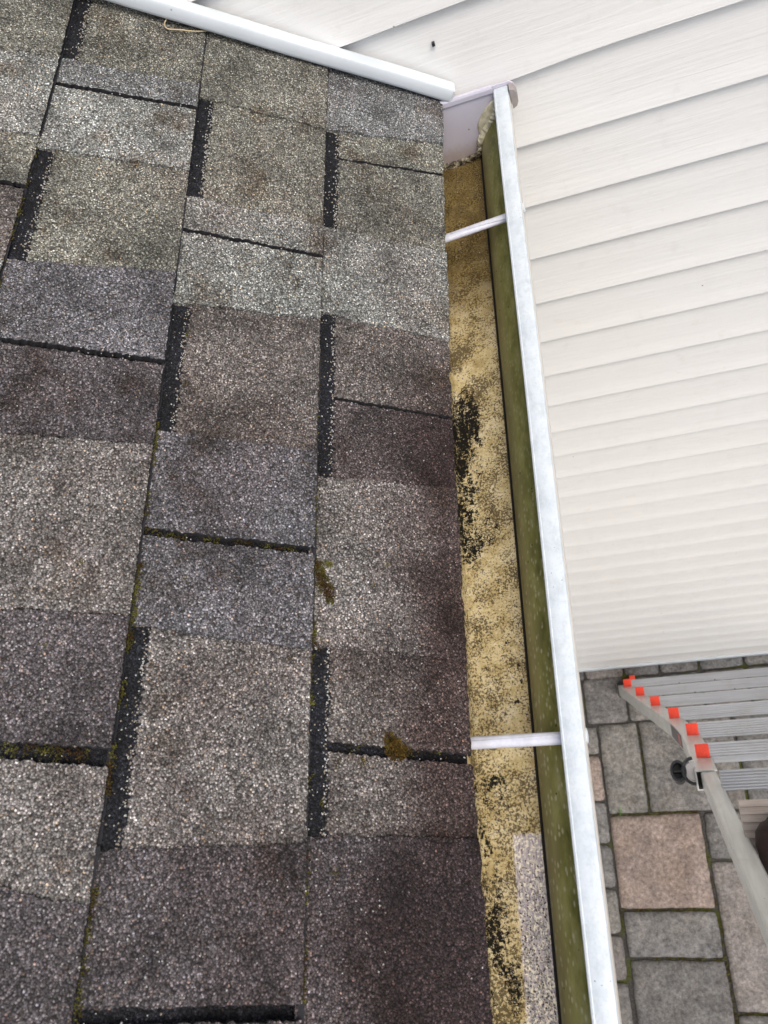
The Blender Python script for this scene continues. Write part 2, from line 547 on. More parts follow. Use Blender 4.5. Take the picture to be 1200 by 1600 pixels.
PAV = []     # x0,x1,y0,y1,tint
G1, G2, G3 = (0.228, 0.216, 0.196), (0.192, 0.186, 0.176), (0.210, 0.198, 0.182)
PK, BR, BL = (0.30, 0.240, 0.205), (0.235, 0.212, 0.194), (0.190, 0.181, 0.170)
PAV += [(-0.155, 0.004, -0.632, -0.258, G1), (0.022, 0.40, -0.632, -0.258, G3), (0.42, 0.60, -0.632, -0.258, G2),
        (-0.155, 0.207, -1.004, -0.650, PK), (-0.148, 0.207, -1.180, -1.022, BL), (-0.146, 0.207, -1.56, -1.198, BL),
        (0.230, 0.41, -0.822, -0.650, G2), (0.228, 0.41, -1.362, -0.842, BR), (0.228, 0.41, -1.75, -1.38, G3), (-0.146, 0.207, -1.76, -1.577, G1),
        (0.428, 0.60, -1.0, -0.650, G1), (0.428, 0.60, -1.20, -1.02, BL), (0.428, 0.60, -1.75, -1.22, G3)]
ys = [-0.255, -0.385, -0.583, -0.757, -0.931, -1.103, -1.27, -1.50, -1.76]
for i in range(len(ys) - 1):
    PAV.append((-0.325, -0.172, ys[i + 1] + 0.008, ys[i] - 0.008, [G3, PK, G2, G2, G1, BR, G3, G1][i]))
PAV += [(-0.20, -0.028, -0.243, -0.045, (0.19, 0.18, 0.17)), (-0.40, -0.216, -0.243, -0.045, G2)]
for i, (a, b) in enumerate(((-0.012, 0.138), (0.152, 0.306), (0.322, 0.498), (0.514, 0.70), (0.716, 0.9))):
    PAV.append((a, b, -0.243, -0.055, [G3, G2, BR, G1, G2][i]))
PAV += [(a, b, -0.038, 0.12, c) for a, b, c in ((-0.4, -0.20, G2), (-0.185, -0.02, BR), (-0.005, 0.14, G2), (0.155, 0.31, G3), (0.325, 0.50, G2), (0.515, 0.7, G1), (0.715, 0.9, G3))]
def fill(x0, x1, y0, y1):
    x = x0
    while x < x1 - 0.05:
        wd = random.choice((0.17, 0.36))
        y = y1
        while y > y0 + 0.05:
            ln = random.choice((0.17, 0.36, 0.17, 0.52))
            PAV.append((x, min(x + wd, x1), max(y - ln, y0), y, random.choice((G1, G2, G3, PK, BR, BL, G1, G3))))
            y -= ln + 0.017
        x += wd + 0.017
fill(0.617, 4.5, -5.0, -0.26)
fill(0.917, 4.5, -0.243, 0.1)
fill(-0.325, 0.60, -5.0, -1.778)
fill(-1.6, -0.342, -5.0, -0.26)
gv, gf, gt = [], [], []
for (x0, x1, y0, y1, tint) in PAV:
    near = x0 < 0.9 and y0 > -2.0
    cx, cy = (x0 + x1) / 2, (y0 + y1) / 2
    nx, ny = (max(3, int((x1 - x0) / 0.018)), max(3, int((y1 - y0) / 0.018))) if near else (3, 3)
    b = len(gv)
    hz = random.uniform(-0.002, 0.002)
    tj = random.uniform(0.74, 0.92)
    def edge(t, n):
        return 0.0 if t == 0 or t == n else 1.0
    rad = 0.008 if (x1 - x0) > 0.2 or (y1 - y0) > 0.25 else 0.016
    x0 -= 0.003; x1 += 0.003; y0 -= 0.003; y1 += 0.003
    for j in range(ny + 1):
        for i in range(nx + 1):
            x = x0 + (x1 - x0) * i / nx
            y = y0 + (y1 - y0) * j / ny
            # round the corners in plan
            dx = max(0, rad - (x - x0)) if x < cx else max(0, rad - (x1 - x))
            dy = max(0, rad - (y - y0)) if y < cy else max(0, rad - (y1 - y))
            if dx > 0 and dy > 0:
                q = math.hypot(dx, dy)
                if q > rad:
                    k = (q - rad) / q
                    x += dx * k * (1 if x < cx else -1)
                    y += dy * k * (1 if y < cy else -1)
            wv = noise.noise(Vector((x * 30, y * 30, 3.3))) * 0.004 + noise.noise(Vector((x * 90, y * 90, 8.3))) * 0.0015
            x += wv
            y += noise.noise(Vector((x * 30, y * 30, 9.3))) * 0.004
            on = i in (0, nx) or j in (0, ny)
            z = ZG + hz + noise.noise(Vector((x * 16, y * 16, 1.0))) * 0.0022 + noise.noise(Vector((x * 60, y * 60, 5.0))) * 0.0012
            if on:
                z -= 0.006
            gv.append((x, y, z))
            gt.append(tuple(c * tj for c in tint))
    for j in range(ny):
        for i in range(nx):
            a = b + j * (nx + 1) + i
            gf.append((a, a + 1, a + nx + 2, a + nx + 1))
    # skirt
    loop = [b + i for i in range(nx + 1)] + [b + j * (nx + 1) + nx for j in range(1, ny + 1)] + [b + ny * (nx + 1) + i for i in range(nx - 1, -1, -1)] + [b + j * (nx + 1) for j in range(ny - 1, 0, -1)]
    s0 = len(gv)
    for q in loop:
        v = gv[q]
        gv.append((v[0], v[1], ZG - 0.03))
        gt.append(tint)
    n = len(loop)
    for i in range(n):
        k = (i + 1) % n
        gf.append((loop[k], loop[i], s0 + i, s0 + k))
pv = mesh_obj('pavement', gv, gf, M['paver'], smooth=True)
pv['kind'] = 'structure'
ca = pv.data.color_attributes.new('tint', 'FLOAT_COLOR', 'POINT')
ca.data.foreach_set('color', [c for t_ in gt for c in (*t_, 1.0)])

# moss and grass in the joints
rs = random.Random(5)
def tuft(g, p, size, n, up=Vector((0, 0, 1)), flat=0.6):
    for _ in range(n):
        d = Vector((rs.uniform(-1, 1), rs.uniform(-1, 1), rs.uniform(-0.1, 1))).normalized()
        c = Vector(p) + Vector((d.x * size * rs.random(), d.y * size * rs.random(), d.z * size * flat * rs.random()))
        s_ = size * rs.uniform(0.22, 0.5)
        a = Vector((rs.uniform(-1, 1), rs.uniform(-1, 1), rs.uniform(-1, 1))).normalized()
        b = a.cross(Vector((rs.uniform(-1, 1), rs.uniform(-1, 1), rs.uniform(-1, 1)))).normalized()
        e = a.cross(b)
        vs = [c + a * s_, c + b * s_, c + e * s_, c - (a + b + e) * s_ * 0.5]
        g.add(vs, [(0, 1, 2), (0, 3, 1), (1, 3, 2), (2, 3, 0)])
g = Geo()
for (xa, ya, xb, yb, dens) in ((-0.15, -0.641, 0.215, -0.641, 1.0), (-0.15, -1.013, 0.2, -1.013, 0.9), (-0.06, -1.189, 0.215, -1.189, 0.9), (0.218, -1.05, 0.217, -1.6, 0.8),
                         (0.013, -0.26, 0.013, -0.62, 0.55), (-0.163, -1.0, -0.15, -1.1, 0.6), (0.228, -1.371, 0.40, -1.371, 0.7), (0.216, -0.66, 0.216, -1.05, 0.25)):
    ln = math.hypot(xb - xa, yb - ya)
    for k in range(int(ln / 0.004 * dens)):
        t_ = rs.random()
        tuft(g, (xa + (xb - xa) * t_ + rs.gauss(0, 0.002), ya + (yb - ya) * t_ + rs.gauss(0, 0.002), ZG - 0.008), 0.0075, 4)
o = g.build('joint_moss', M['moss'])
tagp(o, 'low green moss growing in the joints between the pavers', 'moss', kind='stuff')
g = Geo()
for k in range(9):
    bx, by = -0.113 + rs.gauss(0, 0.004), -0.640 + rs.gauss(0, 0.004)
    dx, dy = rs.gauss(0, 0.012), rs.gauss(-0.012, 0.03)
    h = rs.uniform(0.02, 0.05)
    w_ = 0.0016
    pts = [Vector((bx + dx * t_ * t_, by + dy * t_ * t_, ZG - 0.01 + h * t_)) for t_ in (0, 0.4, 0.75, 1)]
    for i in range(3):
        s0, s1 = w_ * (1 - i / 3.2), w_ * (1 - (i + 1) / 3.2)
        g.add([pts[i] + Vector((-s0, 0, 0)), pts[i] + Vector((s0, 0, 0)), pts[i + 1] + Vector((s1, 0, 0)), pts[i + 1] + Vector((-s1, 0, 0))], [(0, 1, 2, 3)])
o = mesh_obj('grass_tuft', g.v, g.f, M['grass'])
tagp(o, 'small tuft of green grass growing in the paver joint above the pink paver', 'grass tuft')

# ------------------------------------------------------------------ siding wall
wall = thing('siding_wall', 'tall cream vinyl clapboard wall behind the gutter and ladder', 'wall', T(0.6, 0.0, ZG))
C_ = 0.1143
Z0 = -0.1148
prof = []
nn = -40
ztop = Z0 + 30 * C_
zbot = ZG + 0.006
k = 30
while Z0 - C_ * (30 - k) > -1e9 and k >= 0:
    k -= 1
    break
z = ztop
n = -30
while True:
    zb = Z0 - C_ * n
    if zb < zbot:
        zb = zbot
    hh = z - zb
    for q_, y_ in ((0.0, 0.0135), (0.06, 0.0118), (0.15, 0.0098), (0.45, 0.0074), (0.70, 0.0052), (0.85, 0.0030), (0.97, 0.0003)):
        prof.append((y_, z - 0.0004 - q_ * (hh - 0.0006)))
    prof.append((0.0, zb + 0.0012))
    prof.append((0.0010, zb + 0.0002))
    prof.append((0.0112, zb + 0.0003))
    z = zb
    if zb <= zbot + 1e-6:
        break
    n += 1
xs = [-3.5 + 0.25 * i for i in range(8)] + [-1.5 + 0.06 * i for i in range(45)] + [1.2 + 0.3 * i for i in range(12)]
gg = Geo()
rings = []
for x in xs:
    r_ = []
    for (py, pz) in prof:
        wy = 0.0016 * noise.noise(Vector((x * 1.7, pz * 1.3, 0.5)))
        wz = 0.0016 * noise.noise(Vector((x * 1.1, round((pz - 0.05) / C_) * 3.1, 7.5)))
        # courses bow down a little where they meet the roof trim
        if pz > -0.06:
            wz -= 0.010 * math.exp(-((x + CT / ST * pz * 1.0 - 0.03) / 0.12) ** 2) * (1 if pz < 0.09 else 0.3)
        r_.append((x - 0.6, py + wy, pz + wz - ZG))
    rings.append(r_)
gg.loft(rings, 0, closed=False)
gg.build('siding', M['siding'], wall, smooth=True)
g = Geo()
g.box(-4.1, 4.1, 0.014, 0.16, 0.0, ztop - ZG, 0)
g.build('wall_core', M['cream'], wall)
g = Geo()
g.box(-4.1, 4.1, -0.006, 0.012, 0.005, 0.030, 0, 0.002)
g.build('starter_strip', M['trim'], wall)
g = Geo()
# little dark hole in the upper course
g.box(0.0166 - 0.6, 0.0204 - 0.6, 0.0026, 0.0075, 0.0707 - ZG, 0.0752 - ZG, 0, 0.0006)
o = g.build('black_plug', M['black'], wall)
o['label'] = 'small black square plug in the siding above the gutter end'

# ------------------------------------------------------------------ roof
# local frame: x = along the eave (world y), y = up the slope, z = out of the roof
RMX = Matrix(((0, -CT, ST, 0), (1, 0, 0, 0), (0, ST, CT, 0), (0, 0, 0, 1)))
roof = thing('shingle_roof', 'weathered grey and purple asphalt shingle roof beside the gutter', 'roof', RMX)
E0 = 0.1528
def Ls(k, y):
    yy = max(y, -1.35)
    if k == 0:
        return ((0.00319 * yy - 0.02252) * yy - 0.03466) * yy - 0.00682
    if k == 1:
        return -0.00028 * yy * yy + 0.00149 * yy + 0.15188
    if k == 2:
        return 0.0100 * yy * yy + 0.01053 * yy + 0.30581
    if k == 3:
        return 0.45697 - 0.0040 * yy + 0.0015 * math.sin(yy * 9)
    return 0.4570 + (k - 3) * E0 + 0.0015 * math.sin(yy * 7 + k)
COLS = dict(blue=(0.225, 0.232, 0.230), olive=(0.222, 0.221, 0.188), olive2=(0.210, 0.209, 0.180), light=(0.282, 0.291, 0.272), brown=(0.162, 0.146, 0.135),
            umber=(0.108, 0.092, 0.090), taupe=(0.212, 0.198, 0.186), mauve=(0.154, 0.151, 0.161), plum=(0.103, 0.092, 0.095), band=(0.014, 0.0155, 0.020))
LABC = dict(blue='blue grey', olive='olive grey', olive2='olive grey', light='pale grey', brown='brown grey', umber='dark umber', taupe='taupe grey', mauve='mauve grey', plum='dark plum grey')
BND = {
 0: [(0.012, 0.012, 0, 1, 'blue'), (-0.1186, -0.0925, 0, 0, 'olive'), (-0.1634, -0.1475, 3, 0, 'olive2'), (-0.2791, -0.2814, 0, 1, 'light'), (-0.4006, -0.409, 0, 0, 'brown'), (-0.508, -0.5108, 3, 0, 'umber'), (-0.6036, -0.5973, 0, 1, 'taupe'), (-0.7699, -0.7723, 0, 0, 'brown'), (-0.8534, -0.8611, 7, 0, 'brown'), (-0.9249, -0.9253, 0, 1, 'plum'), (-1.057, -1.0645, 3, 1, 'umber')],
 1: [(0.012, 0.012, 0, 1, 'olive'), (-0.1227, -0.1242, 0, 0, 'olive'), (-0.2825, -0.2847, 0, 1, 'light'), (-0.3304, -0.33, 4, 1, 'light'), (-0.4277, -0.4144, 0, 0, 'brown'), (-0.5796, -0.5775, 0, 1, 'mauve'), (-0.681, -0.6826, 6, 1, 'mauve'), (-0.7647, -0.7739, 0, 0, 'taupe'), (-0.9361, -0.9314, 0, 1, 'plum'), (-1.0386, -1.0422, 8, 1, 'plum')],
 2: [(0.012, 0.012, 0, 0, 'olive'), (-0.122, -0.1109, 0, 1, 'blue'), (-0.1634, -0.1509, 5, 1, 'light'), (-0.2627, -0.2478, 0, 0, 'olive'), (-0.4188, -0.3945, 0, 1, 'mauve'), (-0.5102, -0.5066, 5, 1, 'plum'), (-0.6069, -0.5985, 0, 1, 'taupe'), (-0.7622, -0.7592, 0, 1, 'plum'), (-0.8646, -0.8712, 10, 0, 'taupe'), (-0.9408, -0.9734, 0, 1, 'plum')],
 3: [(0.012, 0.012, 0, 1, 'olive'), (-0.148, -0.1285, 0, 1, 'light'), (-0.2651, -0.2505, 0, 0, 'olive'), (-0.325, -0.3246, 5, 0, 'brown'), (-0.4304, -0.4223, 0, 1, 'light')],
}
YEND = -2.1
rr = random.Random(3)
for k in range(0, 11):
    lst = BND.setdefault(k, [(0.012, 0.012, 0, rr.randint(0, 1), rr.choice(list(LABC)))])
    y = lst[-1][0]
    while y > YEND + 0.2:
        y -= rr.uniform(0.09, 0.19)
        lst.append((y, y, rr.choice((0, 0, 0, 5)), rr.randint(0, 1), rr.choice(('brown', 'taupe', 'mauve', 'plum', 'light', 'olive'))))
    lst.append((YEND, YEND, 0, 0, None))
BH = 0.0060
def hbase(k, y, s, raise_):
    t = (s - Ls(k, y)) / (Ls(k + 1, y) - Ls(k, y))
    sag = 0.0012 * noise.noise(Vector((y * 5.0, s * 5.0, 2.0))) + 0.0005 * noise.noise(Vector((y * 22.0, s * 22.0, 4.0)))
    return BH * (1 - t) + raise_ + sag
RAISE = 0.0030
for k in sorted(BND):
    lst = BND[k]
    for i in range(len(lst) - 1):
        yl, yr, gap, up, cn = lst[i]
        yl2, yr2, gap2, up2, _ = lst[i + 1]
        # ends: a gap, or overlap against the neighbour of other height
        def off(g_, mine, other):
            if g_:
                return -g_ * 0.0005
            if mine == other:
                return -0.0003
            return 0.0008 if mine else 0.003
        prev_up = lst[i - 1][3] if i else up
        gap = gap * 1.25
        gap2 = gap2 * 1.25
        o1 = off(gap, up, prev_up)
        o2 = off(gap2, up, up2)
        fine = k <= 3 and yl > -1.15
        st = 0.0022 if fine else 0.02
        ny = max(4, int((yl - yl2) / st))
        ns = max(4, int(E0 / st))
        off_s = 0.004
        vs = []
        raise_ = RAISE if up else 0.0
        jag1 = 0.0011
        # long wander of the printed edge
        for a in range(ny + 1):
            for b in range(ns + 1):
                ts = b / ns
                ya = yl * ts + yr * (1 - ts) + o1
                yb = yl2 * ts + yr2 * (1 - ts) - o2
                if fine:
                    sk = ts * 60
                    ya += noise.noise(Vector((sk * 0.12, k, i * 3.1))) * (0.0022 if not gap else 0.0009)
                    yb += noise.noise(Vector((sk * 0.12, k, (i + 1) * 3.1))) * (0.0022 if not gap2 else 0.0009)
                y = ya + (yb - ya) * a / ny
                s_lo = Ls(k, y)
                s_hi = Ls(k + 1, y) + off_s
                s = s_lo + (s_hi - s_lo) * ts
                if fine:
                    if a in (0, ny):
                        y += rr.uniform(-1, 1) * jag1
                    if b == 0:
                        s += rr.uniform(-1, 1) * 0.0006 + noise.noise(Vector((y * 60, k * 2.0, 1))) * (0.0008 if k else 0.0022)
                h = hbase(k, y, s, raise_)
                if b == 0:
                    h -= 0.0007
                vs.append((y, s, h))
        fs = []
        W_ = ns + 1
        for a in range(ny):
            for b in range(ns):
                q = a * W_ + b
                fs.append((q, q + W_, q + W_ + 1, q + 1))
        # skirt down on the butt and both ends
        loop = [a * W_ for a in range(ny, -1, -1)]
        loop = [ny * W_ + b for b in range(ns, 0, -1)] + loop + [b for b in range(1, ns + 1)]
        b0 = len(vs)
        for q in loop:
            v = vs[q]
            vs.append((v[0], v[1] + (0.0004 if True else 0), v[2] - 0.0052 - raise_))
        for j in range(len(loop) - 1):
            fs.append((loop[j], loop[j + 1], b0 + j + 1, b0 + j))
        me_o = mesh_obj('shingle', vs, fs, [M['gran'], M['deck']], roof, fm=[0] * (ny * ns) + [1 if gap2 else 0] * ns + [1] * ny + [1 if gap else 0] * ns)
        bm_ = bmesh.new(); bm_.from_mesh(me_o.data)
        bmesh.ops.recalc_face_normals(bm_, faces=bm_.faces[:])
        bm_.to_mesh(me_o.data); bm_.free()
        if me_o.data.polygons[0].normal.z < 0:
            me_o.data.flip_normals()
        c = COLS[cn]
        me_o.color = (*c, 1)
        me_o['label'] = LABC[cn] + ' asphalt shingle tab'
    # black shadow bands across runs of low tabs
    i = 0
    while i < len(lst) - 1:
        if lst[i][3] == 0 and k <= 4:
            j = i
            while j < len(lst) - 1 and lst[j][3] == 0:
                j += 1
            if lst[j][4] is None and lst[j - 1][0] > -1.9:
                pass
            y0, y1 = lst[i][0] - 0.001, lst[j][0] + 0.001
            if y0 > 0.0:
                y0 = 0.010
            st = 0.0013
            ny = max(3, int((y0 - y1) / st))
            vs, fs = [], []
            NS = 8
            jw = [rr.uniform(-1, 1) for _ in range(ny + 1)]
            for a in range(ny + 1):
                y = y0 + (y1 - y0) * a / ny
                sh = Ls(k + 1, y) + 0.004
                wd = 0.0172 + 0.0022 * noise.noise(Vector((y * 40, k * 7.0, 0))) + 0.0015 * jw[a] + (0.0055 * max(0, noise.noise(Vector((y * 260, k, 3)))))
                for b in range(NS + 1):
                    s = sh - (wd + 0.004) * b / NS
                    yy = y + (rr.uniform(-1, 1) * 0.001 if a in (0, ny) else 0)
                    vs.append((yy, s, hbase(k, yy, s, 0) + 0.0004))
            for a in range(ny):
                for b in range(NS):
                    q = a * (NS + 1) + b
                    fs.append((q, q + 1, q + NS + 2, q + NS + 1))
            so_ = mesh_obj('shadow_band', vs, fs, M['gran'], roof)
            so_.color = (*COLS['band'], 1)
            so_['label'] = 'black printed granule band below the course edge'
            i = j
        else:
            i += 1
# dark ribbon laid along each course seam to paint its gap shadow
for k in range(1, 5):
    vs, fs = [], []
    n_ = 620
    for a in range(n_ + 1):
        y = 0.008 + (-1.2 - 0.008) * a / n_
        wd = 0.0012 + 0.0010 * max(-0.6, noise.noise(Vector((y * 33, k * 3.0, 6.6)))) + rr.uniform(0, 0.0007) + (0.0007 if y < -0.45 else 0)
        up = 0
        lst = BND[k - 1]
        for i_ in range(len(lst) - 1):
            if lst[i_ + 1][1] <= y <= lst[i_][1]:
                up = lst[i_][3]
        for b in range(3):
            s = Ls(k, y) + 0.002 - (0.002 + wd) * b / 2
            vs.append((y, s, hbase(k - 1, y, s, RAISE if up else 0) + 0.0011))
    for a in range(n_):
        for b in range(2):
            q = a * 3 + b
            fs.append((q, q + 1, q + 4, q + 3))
    mesh_obj('seam_shadow', vs, fs, M['deck'], roof)
# underlay, deck, fascia
g = Geo()
NY = 40
ys_ = [0.012 + (YEND - 0.012) * i / NY for i in range(NY + 1)]
vs, fs = [], []
for y in ys_:
    vs += [(y, Ls(0, y) + 0.0005, -0.0042), (y, 1.83, -0.0042), (y, Ls(0, y) + 0.0005, -0.0062), (y, 1.83, -0.0062)]
for i in range(NY):
    q = i * 4
    fs += [(q, q + 4, q + 5, q + 1), (q + 2, q + 3, q + 7, q + 6), (q, q + 2, q + 6, q + 4)]
ul = mesh_obj('underlay', vs, fs, M['gran'], roof)
ul.color = (0.022, 0.023, 0.028, 1)
g = Geo()
g.box(YEND, -0.002, 0.022, 1.82, -0.020, -0.0066, 0)
g.build('roof_deck', M['deck'], roof)
# fascia board in world axes, converted to the local frame
RI = RMX.inverted()
g = Geo()
g.box(-0.045, -0.023, YEND, -0.002, -0.16, -0.026, 0, 0.0, fn=lambda c: RI @ c)
g.build('fascia', M['fascia'], roof)
g = Geo()
g.box(-0.34, -0.046, YEND, -0.002, -0.16, -0.148, 0, 0.0, fn=lambda c: RI @ c)
g.build('soffit', M['fascia'], roof)
# side wall below the soffit
lw = thing('lower_siding_wall', 'cream wall under the roof eave to the left of the paving', 'wall', T(-0.34, -1.0, ZG))
g = Geo()
pf = []
z = -0.165
while z > ZG + 0.01:
    zb = max(z - C_, ZG + 0.005)
    pf += [(-0.012, z), (0.0, zb + 0.002), (-0.008, zb)]
    z = zb
g.loft([[(px, y, pz - ZG) for px, pz in pf] for y in (-1.1, 0.99)], 0, closed=False)
g.build('siding', M['siding'], lw)

# ------------------------------------------------------------------ moss on the roof
rs = random.Random(8)
def rp(y, s, dh=0.0):
    return (y, s, 0.005 + dh)
g = Geo()
def moss_line(k, ya, yb, dens, wid=0.002, spread=0.0):
    n_ = int((ya - yb) / 0.0012 * dens)
    for _ in range(n_):
        y = yb + (ya - yb) * rs.random()
        if noise.noise(Vector((y * 28, k * 5.0, 2.2))) < -0.05:
            continue
        s = Ls(k, y) - abs(rs.gauss(0, wid))
        tuft(g, (y, s, hbase(k - 1, y, s, 0.0) + 0.0035), 0.0026, 4)
moss_line(1, -0.60, -1.06, 0.9, 0.0016)
moss_line(1, -0.73, -0.78, 2.5, 0.003)
moss_line(2, -0.56, -1.10, 1.4, 0.0022)
moss_line(2, -0.66, -0.80, 1.6, 0.0025)
moss_line(1, -0.43, -0.56, 0.3, 0.001)
moss_line(3, -0.25, -0.45, 0.5, 0.001)
def moss_joint(ya, sa, yb, sb, n_, wid):
    for _ in range(n_):
        t_ = rs.random()
        if noise.noise(Vector((t_ * 9, ya * 5.0, 7.2))) < -0.1:
            continue
        y, s = ya + (yb - ya) * t_ + rs.gauss(0, wid), sa + (sb - sa) * t_
        k_ = 1 if s < 0.29 else 2
        tuft(g, (y, s, hbase(k_, y, s, 0) - 0.001), 0.0022, 2)
moss_joint(-0.682, 0.16, -0.681, 0.30, 260, 0.0022)
moss_joint(-0.868, 0.32, -0.865, 0.46, 520, 0.0032)
moss_joint(-0.858, 0.03, -0.856, 0.15, 60, 0.002)
# small scattered moss and lichen dots
for (y, s) in ((-0.5915, 0.163), (-0.6187, 0.2616), (-0.5222, 0.2811), (-0.4627, 0.285), (-0.6872, 0.0812), (-0.7091, 0.0939), (-0.7158, 0.3482), (-0.7218, 0.2647), (-0.7889, 0.3634), (-0.951, 0.1254), (-0.8995, 0.1369), (-0.784, 0.1677), (-0.868, 0.125), (-0.866, 0.105)):
    for k_ in (0, 1, 2):
        if Ls(k_, y) < s < Ls(k_ + 1, y):
            for _ in range(11):
                yy, ss = y + rs.gauss(0, 0.0019), s + rs.gauss(0, 0.0019)
                tuft(g, (yy, ss, hbase(k_, yy, ss, RAISE) - 0.0002), 0.0018, 3)
mo = g.build('roof_moss', M['moss'])
mo.matrix_world = RMX
tagp(mo, 'olive and brown moss growing in the shingle seams', 'moss', kind='stuff')

def moss_clump(y, s, k, pts, label, mat):
    root = RMX @ Vector((y, s, hbase(k, y, s, 0)))
    g = Geo()
    for (dy, ds, rad, n_) in pts:
        for _ in range(n_):
            a = rs.uniform(0, 2 * math.pi)
            q = rad * math.sqrt(rs.random()) * (0.8 + 0.35 * noise.noise(Vector((math.cos(a) * 1.7, math.sin(a) * 1.7, rad * 900))))
            yy, ss = dy + q * math.cos(a), ds + q * math.sin(a)
            h = 0.55 * rad * max(0.0, 1 - (q / rad) ** 2) * (0.75 + 0.5 * noise.noise(Vector((yy * 300, ss * 300, 1.0))))
            tuft(g, (yy, ss, hbase(k, y + yy, s + ss, 0) - hbase(k, y, s, 0) + h + 0.001), 0.0016, 3)
    o = g.build('moss_clump', mat)
    mm = RMX.copy()
    mm.translation = root
    o.matrix_world = mm
    tagp(o, label, 'moss clump')
moss_clump(-0.8546, 0.0764, 0, [(0, 0, 0.0105, 420), (0.007, 0.004, 0.008, 140), (-0.004, -0.004, 0.009, 160), (-0.001, -0.010, 0.006, 90)], 'round orange brown moss clump on the lowest seam near the front gutter rod', M['rust'])
moss_clump(-0.6991, 0.1445, 0, [(0.006, 0.003, 0.008, 170), (0, 0.001, 0.0085, 220), (-0.009, -0.002, 0.0095, 260), (-0.018, -0.007, 0.0095, 260), (-0.027, -0.011, 0.007, 150), (0.007, -0.008, 0.006, 100)], 'long olive moss clump hanging below the shingle seam in mid roof', M['moss'])

# loose granules washed out of the shingles
GL = [mat_simple('loose_granule_pale', (0.42, 0.42, 0.40), 0.8, nscale=300, var=0.3), mat_simple('loose_granule_dark', (0.05, 0.05, 0.055), 0.8, nscale=300, var=0.4), mat_simple('loose_granule_tan', (0.26, 0.22, 0.17), 0.8, nscale=300, var=0.3)]
def grain(g, p, r_, mi):
    q = [Vector((rs.gauss(0, 1), rs.gauss(0, 1), rs.gauss(0, 1))).normalized() for _ in range(2)]
    a = q[0]
    b = a.cross(q[1]).normalized()
    c = a.cross(b)
    vs = [p + a * r_, p - a * r_ * rs.uniform(0.7, 1), p + b * r_ * rs.uniform(0.6, 1), p - b * r_ * rs.uniform(0.6, 1), p + c * r_ * rs.uniform(0.6, 1), p - c * r_ * rs.uniform(0.6, 1)]
    g.add(vs, [(0, 2, 4), (2, 1, 4), (1, 3, 4), (3, 0, 4), (2, 0, 5), (1, 2, 5), (3, 1, 5), (0, 3, 5)], mi)
g = Geo()
def on_roof(y, s):
    for k_ in range(0, 5):
        if Ls(k_, y) <= s < Ls(k_ + 1, y):
            up = 0
            lst = BND[k_]
            for i_ in range(len(lst) - 1):
                if lst[i_ + 1][0] <= y <= lst[i_][0]:
                    up = lst[i_][3]
            return k_, hbase(k_, y, s, RAISE if up else 0.0)
    return None, 0
for _ in range(6500):
    y, s = rs.uniform(-1.12, 0.0), rs.uniform(0.0, 0.62)
    if noise.noise(Vector((y * 9, s * 9, 5.0))) < rs.uniform(-0.5, 0.5):
        continue
    k_, h = on_roof(y, s)
    if k_ is None:
        continue
    grain(g, Vector((y, s, h + 0.0003)), rs.uniform(0.0006, 0.00115), rs.choice((0, 0, 0, 1, 2)))
for k in range(0, 4):
    lst = BND[k]
    for i in range(len(lst) - 1):
        if lst[i][3] == 0:
            y0, y1 = min(0.0, lst[i][0]), max(-1.12, lst[i + 1][0])
            if y0 <= y1:
                continue
            for _ in range(int((y0 - y1) / 0.0011)):
                y = rs.uniform(y1, y0)
                d_ = 0.0172 - 0.004 + 0.0022 * noise.noise(Vector((y * 40, k * 7.0, 0)))
                s = Ls(k + 1, y) - (d_ + 0.0022 + rs.gauss(0, 0.0012) if rs.random() < 0.84 else d_ * rs.random())
                grain(g, Vector((y, s, hbase(k, y, s, 0) + 0.0006)), rs.uniform(0.0007, 0.0013), rs.choice((0, 0, 1, 2, 2)))
lg = g.build('loose_granules', GL)
lg.matrix_world = RMX
tagp(lg, 'loose mineral granules scattered over the shingles and band edges', 'granules', kind='stuff')
g = Geo()
for _ in range(2600):
    y = rs.uniform(-1.12, -0.05)
    x = rs.choice((rs.uniform(-0.01, 0.035), rs.gauss(0.032, 0.003), rs.gauss(0.0, 0.004)))
    if x > 0.0365 or (y > -0.6 and rs.random() < 0.55):
        continue
    if noise.noise(Vector((y * 22, x * 30, 9.0))) < rs.uniform(-0.4, 0.4):
        continue
    grain(g, Vector((x, y, -0.0938)), rs.uniform(0.0005, 0.0011), rs.choice((0, 1, 1, 2)))
for _ in range(1300):
    t_ = rs.random() ** 0.6
    y = -0.93 - 0.19 * t_
    grain(g, Vector((rs.uniform(0.012, 0.036), y, -0.0938)), rs.uniform(0.0006, 0.0012), rs.choice((0, 0, 0, 2, 1)))
lg = g.build('gutter_grit', GL)
tagp(lg, 'fine roof grit lying on the yellow gutter floor', 'grit', kind='stuff')

# dry straw by the trim
g = Geo()
pts = [(-0.014, 0.3527), (-0.0254, 0.3537), (-0.0286, 0.3452), (-0.0229, 0.3253), (-0.0091, 0.3012)]
fine = []
for i in range(len(pts) - 1):
    p0, p1, p2, p3 = [Vector((*pts[max(0, min(len(pts) - 1, j))], 0)) for j in (i - 1, i, i + 1, i + 2)]
    for q in range(6):
        t_ = q / 6
        fine.append(0.5 * ((2 * p1) + (-p0 + p2) * t_ + (2 * p0 - 5 * p1 + 4 * p2 - p3) * t_ * t_ + (-p0 + 3 * p1 - 3 * p2 + p3) * t_ ** 3))
fine.append(Vector((*pts[-1], 0)))
g.tube([(p.x, p.y, 0.010 + 0.001 * math.sin(i * 0.5)) for i, p in enumerate(fine)], 0.0007, 0, 6)
o = g.build('straw', M['straw'], smooth=True)
o.matrix_world = RMX
tagp(o, 'thin curved piece of dry straw lying under the white trim', 'straw')

